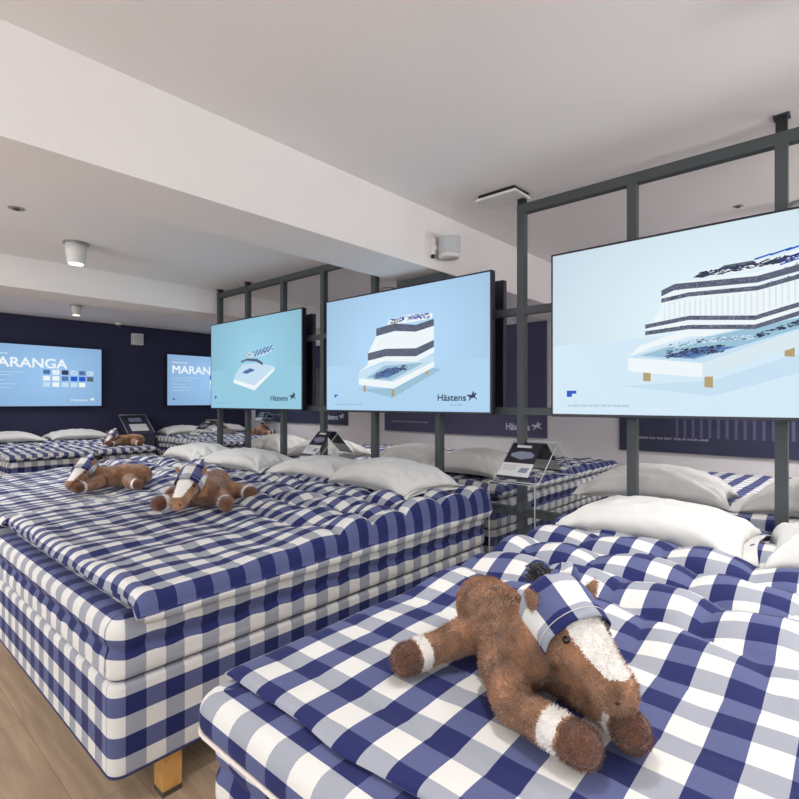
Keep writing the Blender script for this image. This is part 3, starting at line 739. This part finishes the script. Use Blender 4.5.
def horse(label, loc, rz, head_dir, legs, group, voxel=.005, hairs=0, hair_len=.009, neck_up=0.0, neck_off=.045, hlen=.165, fat=1, hw=1, dark=.10):
    """lying plush horse; +x is its forward direction. legs: list of joint triples; head_dir: angle of the head to the left, and dip"""
    t = thing('plush_horse', label, 'toy horse', loc, rz, group)
    ha, dip = head_dir
    sgn = math.copysign(1, ha); pole = Vector((.255, neck_off*sgn, .150+neck_up))
    hd = Vector((math.cos(ha)*math.cos(dip), math.sin(ha)*math.cos(dip), -math.sin(dip)))
    mz = pole+hd*hlen
    B = [((-.07, 0, .078), (.02, 0, .082), .070, .078), ((.02, 0, .082), (.12, 0, .078), .078, .070), ((.12, 0, .078), (.20, 0, .080), .070, .072),
         ((.19, 0, .088), (.235, neck_off*.5*sgn, .125+neck_up*.6), .064, .056), ((.235, neck_off*.5*sgn, .125+neck_up*.6), tuple(pole), .056, .054),
         (tuple(pole), tuple(pole+hd*.06), .055*hw, .050*hw), (tuple(pole+hd*.06), tuple(pole+hd*(hlen-.035)), .049*hw, .040), (tuple(pole+hd*(hlen-.035)), tuple(mz), .039, .038)]
    for lg in legs:
        (a, b, c) = lg; B += [(a, b, .050*fat, .037*fat), (b, c, .034*fat, .035*fat)]
    # ears
    side = hd.cross(Vector((0, 0, 1))).normalized(); up = side.cross(hd).normalized()
    ears = []
    for sg in (-1, 1):
        e0 = pole-hd*.006+side*.050*hw*sg+up*.026; e1 = e0+up*.030+side*.022*sg-hd*.012
        B.append((tuple(e0), tuple(e1), .016, .007))
    me = blob(B, voxel)
    for m in ('fur', 'furwhite', 'furdark'): me.materials.append(M[m])
    nrm_up = up
    for p in me.polygons:
        c = p.center; p.use_smooth = True; mi = 0
        d = c-pole; sx = d.dot(hd); sy = d.dot(side); su = d.dot(up)
        onhead = -.05 < sx < .22 and abs(sy) < .075 and abs(su) < .07
        if onhead:
            if .035 < sx < hlen+.004+.008*math.cos(sy*80) and su > .004 and abs(sy) < .031*hw+.005*math.cos((sx-.06)*30)-.05*max(0, sx-.06): mi = 1
        for (a, b, cc) in legs:
            b_, c_ = Vector(b), Vector(cc); L = (c_-b_).length; q = (c-b_).dot((c_-b_)/L)/L; dist = ((c-b_)-(c_-b_)*q).length
            if dist < .052 and not (onhead and su > -.02 and sx > -.02 and (c-c_).length > .05):
                if .52 < q < .76: mi = 1
                elif q >= .80: mi = 2
        if mi == 0 and not onhead and c.z < dark-.2*max(0, .2-c.x)+.012*noise.noise(c*30) and .13 < c.x < .30 and abs(c.y) < .08: mi = 2
        p.material_index = mi
    if hairs:   # plush pile as real little tufts, part of the body mesh
        me.calc_loop_triangles(); tris = me.loop_triangles; ar = np.array([q.area for q in tris]); ar /= ar.sum()
        pick = np.random.choice(len(tris), hairs, p=ar)
        vs = [tuple(v.co) for v in me.vertices]; fs = [tuple(p.vertices) for p in me.polygons]; mis = [p.material_index for p in me.polygons]
        rnd = random.Random(1)
        for k in pick:
            q = tris[k]; a, b, c = [me.vertices[i].co for i in q.vertices]; r1, r2 = rnd.random(), rnd.random()
            if r1+r2 > 1: r1, r2 = 1-r1, 1-r2
            p = a+(b-a)*r1+(c-a)*r2; n_ = q.normal
            lean = Vector((rnd.uniform(-1, 1), rnd.uniform(-1, 1), rnd.uniform(-1.2, .5)))
            fl = Vector((noise.noise(p*18), noise.noise(p*18+Vector((9, 0, 0))), noise.noise(p*18+Vector((0, 9, 0)))))*1.6
            dr = (n_+.45*lean+fl*.6).normalized(); ln = hair_len*rnd.uniform(.5, 1.15)
            sd = dr.cross(Vector((rnd.uniform(-1, 1), rnd.uniform(-1, 1), rnd.uniform(-1, 1)))).normalized()*.0008
            i0 = len(vs); vs += [tuple(p-sd-n_*.001), tuple(p+sd-n_*.001), tuple(p+dr*ln)]; fs.append((i0, i0+1, i0+2)); mis.append(me.polygons[q.polygon_index].material_index)
        m2 = bpy.data.meshes.new('body'); m2.from_pydata(vs, [], fs)
        for m in me.materials: m2.materials.append(m)
        m2.polygons.foreach_set('material_index', mis); m2.polygons.foreach_set('use_smooth', [True]*len(fs)); me = m2
    new('body', me, t)
    # eyes, nostrils
    for sg in (-1, 1):
        bm = bmesh.new(); bmesh.ops.create_uvsphere(bm, u_segments=16, v_segments=10, radius=.0075, matrix=Matrix.Translation(pole+hd*.078+side*.039*hw*sg+up*.022*hw))
        finish(bm, 'eye', M['eye'], t, True)
        bm = bmesh.new(); bmesh.ops.create_uvsphere(bm, u_segments=10, v_segments=8, radius=.0045, matrix=Matrix.Translation(mz+hd*.028+side*.019*sg+up*.008))
        finish(bm, 'nostril', M['eye'], t, True)
    # checked headscarf: band around the crown plus a peaked tail behind
    V, UV, Q = [], [], []; na, ns = 30, 12
    for k in range(ns+1):
        s_ = -.050+.112*k/ns
        for i in range(na+1):
            a = math.radians(-118+236*i/na)
            r = (.0625*hw if s_ > -.02 else .0625*hw*math.sqrt(max(.05, 1-((s_+.02)/.055)**2)))-max(0, s_)*.09
            r += .0015*math.sin(i*1.1+k*.5)
            front = .016*math.cos(a)       # brow line dips to the sides
            c = pole+hd*(s_-front*(k/ns)*-.6)+(up*math.cos(a)*1.02+side*math.sin(a))*r
            V.append(tuple(c)); UV.append((s_/.050+.35, (math.radians(-118+236*i/na)*.062)/.048+.5))
    for k in range(ns):
        for i in range(na): Q.append((k*(na+1)+i, k*(na+1)+i+1, (k+1)*(na+1)+i+1, (k+1)*(na+1)+i))
    sc = mesh_from_grid('headscarf', V, UV, Q, M['check'], t); md = sc.modifiers.new('s', 'SOLIDIFY'); md.thickness = .0025; md.offset = 1
    # stitched hem line
    bm = bmesh.new(); pts = []
    for i in range(na+1):
        a = math.radians(-110+220*i/na); s_ = .045; r = .0625*hw+.0042-s_*.09
        pts.append(tuple(pole+hd*(s_+.0075*math.cos(a))+(up*math.cos(a)*1.02+side*math.sin(a))*r))
    tube(bm, pts, .0007, 5); finish(bm, 'stitching', M['cotton'], sc, True)
    # scarf tail: folded triangular end at the back of the head
    V, UV, Q = [], [], []
    for k in range(9):
        for i in range(7):
            q = k/8; w_ = (i-3)/3*.045*(1-q*.85)
            c = pole+hd*(-.035-q*.035)+up*(.050+.020*math.sin(q*2.5)+.004*math.sin(i*1.4))+side*(w_*1.0+(-.01 if rz else 0)-.03*q)
            V.append(tuple(c)); UV.append((q*2.2, w_/.03+.6))
    for k in range(8):
        for i in range(6): Q.append((k*7+i, k*7+i+1, (k+1)*7+i+1, (k+1)*7+i))
    s2 = mesh_from_grid('scarf_tail', V, UV, Q, M['check'], sc); md = s2.modifiers.new('s', 'SOLIDIFY'); md.thickness = .003
    # mane and tail tufts
    rnd = random.Random(5)
    bm = bmesh.new()
    base = pole-hd*.045
    for k in range(70 if hairs > 20000 else 30):
        a0 = base+Vector((rnd.uniform(-.05, .01), rnd.uniform(-.016, .016), .030+rnd.uniform(-.01, .014)))
        a1 = a0+Vector((-.025, rnd.uniform(-.015, .015), .008)); a2 = a1+Vector((-.022, rnd.uniform(-.012, .012), rnd.uniform(-.016, .0)))
        tube(bm, [a0, a1, a2], lambda q: .004*(1-q*.7), 5)
    finish(bm, 'mane', M['furblack'], t, True)
    bm = bmesh.new(); base = Vector((-.135, 0, .105))
    for k in range(26):
        a0 = base+Vector((.01, rnd.uniform(-.01, .01), rnd.uniform(-.01, .01))); a1 = a0+Vector((-.02, rnd.uniform(-.01, .01), .012)); a2 = a1+Vector((-.014, rnd.uniform(-.02, .02), rnd.uniform(-.02, .012)))
        tube(bm, [a0, a1, a2], lambda q: .0022*(1-q*.7), 4)
    finish(bm, 'tail', M['furblack'], t, True)
    return t
HG = 'brown plush horses'
near_legs = [((.03, -.035, .065), (.06, -.13, .046), (.105, -.235, .038)),
             ((-.01, .04, .062), (.04, .13, .045), (.11, .20, .040)),
             ((.19, -.045, .066), (.31, -.065, .042), (.435, .008, .038)),
             ((.20, .045, .060), (.32, .105, .040), (.41, .112, .038))]
horse('largest plush horse, brown with white blaze and checked headscarf, lying on the nearest bed', (1.115, .683, .722), math.radians(-130), (math.radians(10), math.radians(24)), near_legs, HG, voxel=.0045, hairs=80000, neck_off=.055, hlen=.168, fat=.92, neck_up=.030, hw=1.14, dark=.055)
far_legs = [((.0, -.04, .062), (-.02, -.13, .045), (.06, -.20, .042)), ((.0, .04, .062), (-.02, .13, .045), (.06, .20, .042)),
            ((.18, -.05, .06), (.22, -.13, .045), (.29, -.19, .042)), ((.18, .05, .06), (.25, .10, .045), (.33, .13, .042))]
h2 = horse('plush horse facing the camera with front legs spread, on the middle bed', (1.52, 2.765, .765), math.radians(-132), (math.radians(-8), math.radians(30)), far_legs, HG, voxel=.006, hairs=16000, hair_len=.010, neck_up=.0, hlen=.165, hw=1.05)
h2.scale = (1.08, 1.08, 1.08)
side_legs = [((.0, -.04, .062), (-.02, -.12, .045), (.05, -.19, .042)), ((.0, .04, .062), (.0, .14, .045), (-.05, .20, .042)),
            ((.18, -.05, .06), (.25, -.09, .045), (.33, -.10, .042)), ((.18, .05, .06), (.23, .12, .045), (.29, .18, .042))]
h1 = horse('smaller-looking plush horse at left, lying sideways with its head turned to the camera', (1.43, 3.74, .745), math.radians(160), (math.radians(62), math.radians(30)), side_legs, HG, voxel=.006, hairs=12000, hair_len=.010, neck_up=.0, neck_off=.03, hlen=.17)
copy_tree(h1, 'tiny plush horse on the bed corner beside the dark stand at the navy wall', (2.90, 7.45, .725), math.radians(165))
h5 = copy_tree(h2, 'plush horse seen between the posts under the farthest framed screen', (5.05, 7.75, .74), math.radians(40))
h5.scale = (1, 1, 1)

# ------------------------------------------------------------------ clear brochure stands
def brochure(name, parent, x0, x1, z0, z1, y0, y1, side):
    """printed sheet on a sloping face from (x0,z0) low edge to (x1,z1) high edge; y0 left end seen from the low side"""
    bm = bmesh.new(); n = Vector((-(z1-z0), 0, (x1-x0))).normalized()*(1 if x1 > x0 else -1)
    def quad(a, b, c, d, k, mi):       # a..b along slope, c..d across
        P_ = lambda s_, y: Vector((x0+(x1-x0)*s_, y, z0+(z1-z0)*s_))+n*(.0012*k)
        ys = (y0+(y1-y0)*c, y0+(y1-y0)*d)
        f = bm.faces.new([bm.verts.new(P_(a, ys[0])), bm.verts.new(P_(a, ys[1])), bm.verts.new(P_(b, ys[1])), bm.verts.new(P_(b, ys[0]))]); f.material_index = mi
    quad(0, .06, 0, 1, 1, 0); quad(.06, .42, 0, 1, 1, 1); quad(.42, 1, 0, 1, 1, 0)
    # mattress picture, hexagon
    P2 = lambda s_, q: Vector((x0+(x1-x0)*s_, y0+(y1-y0)*q, z0+(z1-z0)*s_))+n*.0022
    f = bm.faces.new([bm.verts.new(P2(*p)) for p in ((.52, .5), (.60, .15), (.68, .12), (.76, .4), (.74, .75), (.66, .9), (.58, .85))]); f.material_index = 2
    f = bm.faces.new([bm.verts.new(P2(*p)) for p in ((.17, .60), (.17, .88), (.30, .92), (.30, .66))]); f.material_index = 2
    f = bm.faces.new([bm.verts.new(P2(*p)) for p in ((.86, .2), (.86, .68), (.93, .68), (.93, .2))]); f.material_index = 1
    for k in range(4):
        f = bm.faces.new([bm.verts.new(P2(*p)) for p in ((.34-k*.04, .08), (.34-k*.04, .5), (.35-k*.04, .5), (.35-k*.04, .08))]); f.material_index = 2
    o = finish(bm, 'brochure', [M['paperblack'], M['paperwhite'], M['papergrey']], parent)
    return o
def clear_stand(label, x, y, rz=0, W=.30, Dp=.60, zt=.85, za=1.075, two=True, base_z=0, tent=.5):
    t = thing('brochure_stand', label, 'brochure stand', (x, y, base_z), rz, 'clear brochure stands'); zt -= base_z; za -= base_z
    w, d = W/2, Dp/2
    bm = bmesh.new(); th = .004
    for a, b in (((-d, -w, 0), (-d+th, w, zt)), ((d-th, -w, 0), (d, w, zt)), ((-d+th, -w, 0), (d-th, -w+th, zt)), ((-d+th, w-th, 0), (d-th, w, zt))): bx(bm, a, b)
    finish(bm, 'clear_tower', M['acryl'], t)
    bm = bmesh.new(); e = .003
    for sx in (-1, 1):
        for sy in (-1, 1): bx(bm, (sx*d-e*.6, sy*w-e*.6, 0), (sx*d+e*.6, sy*w+e*.6, zt))
    for sy in (-1, 1): bx(bm, (-d, sy*w-e*.5, zt-e), (d, sy*w+e*.5, zt))
    for sx in (-1, 1): bx(bm, (sx*d-e*.5, -w, zt-e), (sx*d+e*.5, w, zt))
    finish(bm, 'clear_edges', M['acryl_edge'], t)
    d = min(d, tent/2)
    for sx in ((-1, 1) if two else (-1,)):
        bm = bmesh.new()
        a = Vector((sx*d, 0, zt)); b = Vector((0, 0, za)); nn = Vector((sx*(za-zt), 0, d)).normalized()*.004
        q = [(a, -w), (a, w), (b, w), (b, -w)]
        lo = [bm.verts.new(p+Vector((0, yy, 0))) for p, yy in q]; hi = [bm.verts.new(p+nn+Vector((0, yy, 0))) for p, yy in q]
        bm.faces.new(lo[::-1]); bm.faces.new(hi)
        for k in range(4): bm.faces.new((lo[k], lo[(k+1) % 4], hi[(k+1) % 4], hi[k]))
        pn = finish(bm, 'sloping_panel', M['acryl'], t)
        bm = bmesh.new()
        for sy in (-1, 1): tube(bm, [a+nn*.5+Vector((0, sy*w, 0)), b+nn*.5+Vector((0, sy*w, 0))], .0032, 4)
        tube(bm, [b+nn*.5+Vector((0, -w, 0)), b+nn*.5+Vector((0, w, 0))], .003, 4); tube(bm, [a+nn*.5+Vector((0, -w, 0)), a+nn*.5+Vector((0, w, 0))], .003, 4)
        finish(bm, 'panel_edges', M['acryl_edge'], pn)
        k0, k1 = .06, .93
        brochure('b', pn, sx*(d-k0*d)+nn.x*1.6, sx*(d-k1*d)+nn.x*1.6, zt+(za-zt)*k0+nn.z*1.6, zt+(za-zt)*k1+nn.z*1.6, w*.93, -w*.45, sx)
    return t
clear_stand('clear acrylic brochure stand between the nearest and the middle bed, black and white leaflet', 3.01, 1.535)
clear_stand('clear acrylic brochure stand between the middle and the third bed, behind the pillows', 3.01, 3.50, W=.26, Dp=.46)
clear_stand('clear brochure stand past the end post of the frame, beyond the third bed pillows', 3.03, 5.54, 0, W=.30, Dp=.5, zt=.93, za=1.115)
clear_stand('clear brochure stand in the far corner near the photo panel', 5.60, 8.35, 0, W=.3, Dp=.28, zt=.95, za=1.12)
ds = thing('information_stand', 'dark navy information stand with sloping top against the navy wall', 'stand', (3.51, 8.92, 0), 0)
bm = bmesh.new()
prof = [(-.22, 0), (-.22, .82), (.16, 1.10), (.22, 1.10), (.22, 0)]
va = [bm.verts.new((-.21, p[0], p[1])) for p in prof]; vb = [bm.verts.new((.21, p[0], p[1])) for p in prof]
bm.faces.new(va[::-1]); bm.faces.new(vb)
for k in range(5): bm.faces.new((va[k], va[(k+1) % 5], vb[(k+1) % 5], vb[k]))
bmesh.ops.recalc_face_normals(bm, faces=bm.faces); finish(bm, 'cabinet', M['stand_dark'], ds, bev=.004)
bm = bmesh.new(); dn = Vector((0, -.28, .38)).normalized()*.002
def slope(s0, s1, x0, x1, mi):
    P_ = lambda s_, x: Vector((x, -.22+.38*s_, .82+.28*s_))+dn*(1+mi)
    f = bm.faces.new([bm.verts.new(P_(s0, x0)), bm.verts.new(P_(s0, x1)), bm.verts.new(P_(s1, x1)), bm.verts.new(P_(s1, x0))]); f.material_index = mi
slope(.08, .95, -.15, .16, 0); slope(.10, .48, -.13, .14, 1); slope(.6, .82, -.1, .1, 2)
finish(bm, 'leaflet', [M['paperblack'], M['paperwhite'], M['papergrey']], ds)
bm = bmesh.new()
for x in (-.21, .21): tube(bm, [(x, -.222, .822), (x, .16, 1.103)], .004, 4)
tube(bm, [(-.21, .16, 1.103), (.21, .16, 1.103)], .004, 4); finish(bm, 'clear_rim', M['acryl_edge'], ds)

# ------------------------------------------------------------------ ceiling fittings
sp = thing('speaker', 'white and grey cylindrical speaker mounted on the face of the near beam', 'speaker', (2.92, 2.135, 2.315))
bm = bmesh.new(); lathe(bm, [(.03, 0), (.06, .002), (.073, .01), (.076, .025)], 40); finish(bm, 'base_cap', M['white_pl'], sp)
bm = bmesh.new(); lathe(bm, [(.076, .145), (.073, .165), (.06, .173), (.03, .175)], 40); finish(bm, 'top_cap', M['white_pl'], sp)
bm = bmesh.new(); lathe(bm, [(.0745, .02), (.0755, .03), (.0755, .14), (.0745, .15)], 40); finish(bm, 'grille', M['grille'], sp)
box('bracket', (-.082, .07, .03), (-.055, .103, .14), M['white_pl'], sp, .003); box('bracket_arm', (-.075, .06, .06), (.02, .103, .09), M['white_pl'], sp, .003)
box('cable_clip', (-.083, .075, .005), (-.07, .095, .03), M['black'], sp)
ap = thing('ceiling_access_panel', 'square white access panel set slightly below the ceiling beside the frame post', 'ceiling panel', (2.93, 1.72, 2.66))
box('door_panel', (-.09, -.14, -.042), (.11, .15, -.026), M['white_pl'], ap, .002); box('collar', (-.075, -.125, -.028), (.095, .135, -.0005), M['black'], ap)
def spot(label, x, y, z, s=1.0, tiltx=0):
    t = thing('ceiling_spotlight', label, 'ceiling light', (x, y, z), 0, 'white cylinder ceiling spotlights')
    bm = bmesh.new(); lathe(bm, [(.09*s, -.012), (.09*s, -.0005)], 32); finish(bm, 'ceiling_ring', M['lampdark'], t)
    bm = bmesh.new(); lathe(bm, [(.058*s, -.165*s), (.062*s, -.16*s), (.062*s, -.115*s), (.070*s, -.11*s), (.076*s, -.012)], 36); finish(bm, 'housing', M['white_pl'], t)
    bm = bmesh.new(); lathe(bm, [(.050*s, -.168*s), (.050*s, -.1655*s)], 32); finish(bm, 'lens', M['lampglow'], t)
    return t
spot('white cylinder spotlight on the ceiling between the two beams, upper left', 1.36, 4.60, 2.57)
spot('small glowing white spotlight above the left wall screen, beyond the second beam', 2.30, 7.77, 2.60, .8)
sd = thing('smoke_detector', 'small white smoke detector where the ceiling meets the navy wall', 'detector', (3.25, 8.95, 2.60))
bm = bmesh.new(); lathe(bm, [(.03, -.045), (.045, -.04), (.055, -.02), (.06, -.0005)], 28); finish(bm, 'housing', M['white_pl'], sd); bm = bmesh.new(); lathe(bm, [(.015, -.05), (.015, -.044)], 16); finish(bm, 'sensor', M['lampdark'], sd)
nb = thing('wall_speaker', 'small square white box speaker high on the navy wall between the wall screens', 'speaker', (3.62, YF, 2.28))
box('case', (-.085, -.10, 0), (.085, -.001, .19), M['white_pl'], nb, .008); box('grille', (-.07, -.104, .015), (.07, -.099, .175), M['grille'], nb)
def vent(label, x, y, z, r=.045):
    t = thing('recessed_fitting', label, 'ceiling fitting', (x, y, z), 0, 'small round ceiling fittings')
    bm = bmesh.new(); lathe(bm, [(r, -.004), (r, -.0005)], 24); finish(bm, 'ring', M['lampdark'], t)
    bm = bmesh.new(); lathe(bm, [(r*.4, -.012), (r*.45, -.0035)], 16); finish(bm, 'nozzle', M['foot'], t)
vent('small round ceiling fitting at the left edge between the beams', .86, 4.06, 2.57)
vent('small round ceiling fitting seen through the frame above the large near screen', 4.18, .63, 2.66, .03)
vent('small round ceiling fitting seen through the frame above the middle screen', 4.5, 3.55, 2.57, .03)
gv = thing('ceiling_vent', 'small white slatted vent at the left edge beyond the second beam', 'vent', (1.62, 6.9, 2.60))
box('vent_frame', (-.16, -.08, -.012), (.16, .08, -.0005), M['white_pl'], gv)
for k in range(4): box('slat', (-.14, -.06+k*.034, -.016), (.14, -.045+k*.034, -.011), M['lampdark'], gv)

# ------------------------------------------------------------------ light
W = bpy.data.worlds.new('World'); SC.world = W; W.use_nodes = True
W.node_tree.nodes['Background'].inputs[0].default_value = (.85, .92, 1, 1); W.node_tree.nodes['Background'].inputs[1].default_value = .6
def area(name, loc, rot, sx, sy, e, col):
    l = bpy.data.lights.new(name, 'AREA'); l.shape = 'RECTANGLE'; l.size = sx; l.size_y = sy; l.energy = e; l.color = col
    o = bpy.data.objects.new(name, l); C.objects.link(o); o.location = loc; o.rotation_euler = rot; return o
area('fill_daylight_left', (XL+.02, 1.5, 1.35), (0, -math.pi/2, 0), 1.9, 7.2, 70, (.92, .96, 1))  # area fill added just inside the unseen left window
area('fill_daylight_near', (1.5, YN+.02, 1.35), (math.pi/2, 0, 0), 6.4, 1.9, 28, (.92, .96, 1))  # weaker area fill added inside the unseen near window
glow = mat('fill_globe_glow', (1, .97, .93, 1), emit=(.97, .98, 1, 1), estr=38)
def pendant(label, x, y, z, zc):  # globes added outside the view, soft fill for ceiling and walls
    t = thing('fill_globe', label, 'added fill lamp', (x, y, z), 0, 'added frosted fill globes')
    bm = bmesh.new(); bmesh.ops.create_uvsphere(bm, u_segments=24, v_segments=14, radius=.2); finish(bm, 'globe', glow, t, True)
    bm = bmesh.new(); tube(bm, [(0, 0, .19), (0, 0, zc-z-.03)], .006, 6); finish(bm, 'cord', M['black'], t)
    bm = bmesh.new(); lathe(bm, [(.05, zc-z-.03), (.05, zc-z-.0005)], 20); finish(bm, 'ceiling_cup', M['white_pl'], t)
pendant('added frosted globe fill lamp behind the camera, to its left', -2.0, -1.7, 1.85, 2.66)
pendant('added frosted globe fill lamp left of the picture between the beams', -1.5, 3.9, 1.85, 2.57)
pendant('added frosted globe fill lamp right of the picture in front of the beds', 2.3, -2.0, 1.85, 2.66)
pendant('added frosted globe fill lamp right of the picture near the white wall', 4.9, -1.6, 1.85, 2.66)
pendant('added frosted globe fill lamp left of the picture by the navy wall', -1.0, 7.3, 1.85, 2.60)
def downlight(x, y, z, e, ang=120, tgt=None, r=.05):
    l = bpy.data.lights.new('spotlight_beam', 'SPOT'); l.energy = e; l.spot_size = math.radians(ang); l.spot_blend = .8; l.shadow_soft_size = r; l.color = (.99, .985, 1)
    o = bpy.data.objects.new('spotlight_beam', l); C.objects.link(o); o.location = (x, y, z)
    if tgt: o.rotation_euler = (Vector(tgt)-Vector((x, y, z))).to_track_quat('-Z', 'Y').to_euler()
downlight(1.36, 4.60, 2.39, 80); downlight(2.30, 7.77, 2.45, 90)
def ring_spot(x, y, z, e, lb, **k):  # ceiling spots out of view, added to light the beds and back area
    spot(lb, x, y, z); downlight(x, y, z-.18, e, **k)
ring_spot(1.15, .75, 2.66, 60, 'added white cylinder fill spotlight above the gap between the nearest and middle beds', ang=140)
ring_spot(2.1, -.1, 2.66, 85, 'white cylinder spotlight above the nearest bed, outside the picture', ang=110)
ring_spot(.6, -1.2, 2.66, 40, 'added white cylinder fill spotlight behind the camera, right of it', ang=120)
ring_spot(-.9, .9, 2.66, 40, 'added white cylinder fill spotlight left of the camera', ang=130)
ring_spot(-.6, 3.9, 2.57, 50, 'added white cylinder fill spotlight on the left between the beams, outside the picture', ang=130)
ring_spot(4.4, .3, 2.66, 150, 'added white cylinder fill spotlight above the back bed, hidden by the large screen', ang=120)
ring_spot(4.2, 3.9, 2.57, 150, 'added white cylinder fill spotlight above the back beds, hidden by the middle screen', ang=120)
ring_spot(4.6, 7.5, 2.60, 90, 'added white cylinder fill spotlight above the far corner bed', ang=120)

# ------------------------------------------------------------------ camera
cam = bpy.data.cameras.new('camera'); co = bpy.data.objects.new('camera', cam); C.objects.link(co)
co.location = (0, 0, 1.33); co.rotation_euler = (math.pi/2, 0, math.radians(41.65-90))
cam.sensor_width = 36; cam.lens = 520/799*36; cam.clip_start = .05; cam.shift_y = .0022
SC.camera = co
SC.view_settings.view_transform = 'Standard'; SC.view_settings.look = 'None'; SC.view_settings.gamma = 1; SC.view_settings.exposure = 0
SC.view_settings.use_curve_mapping = False
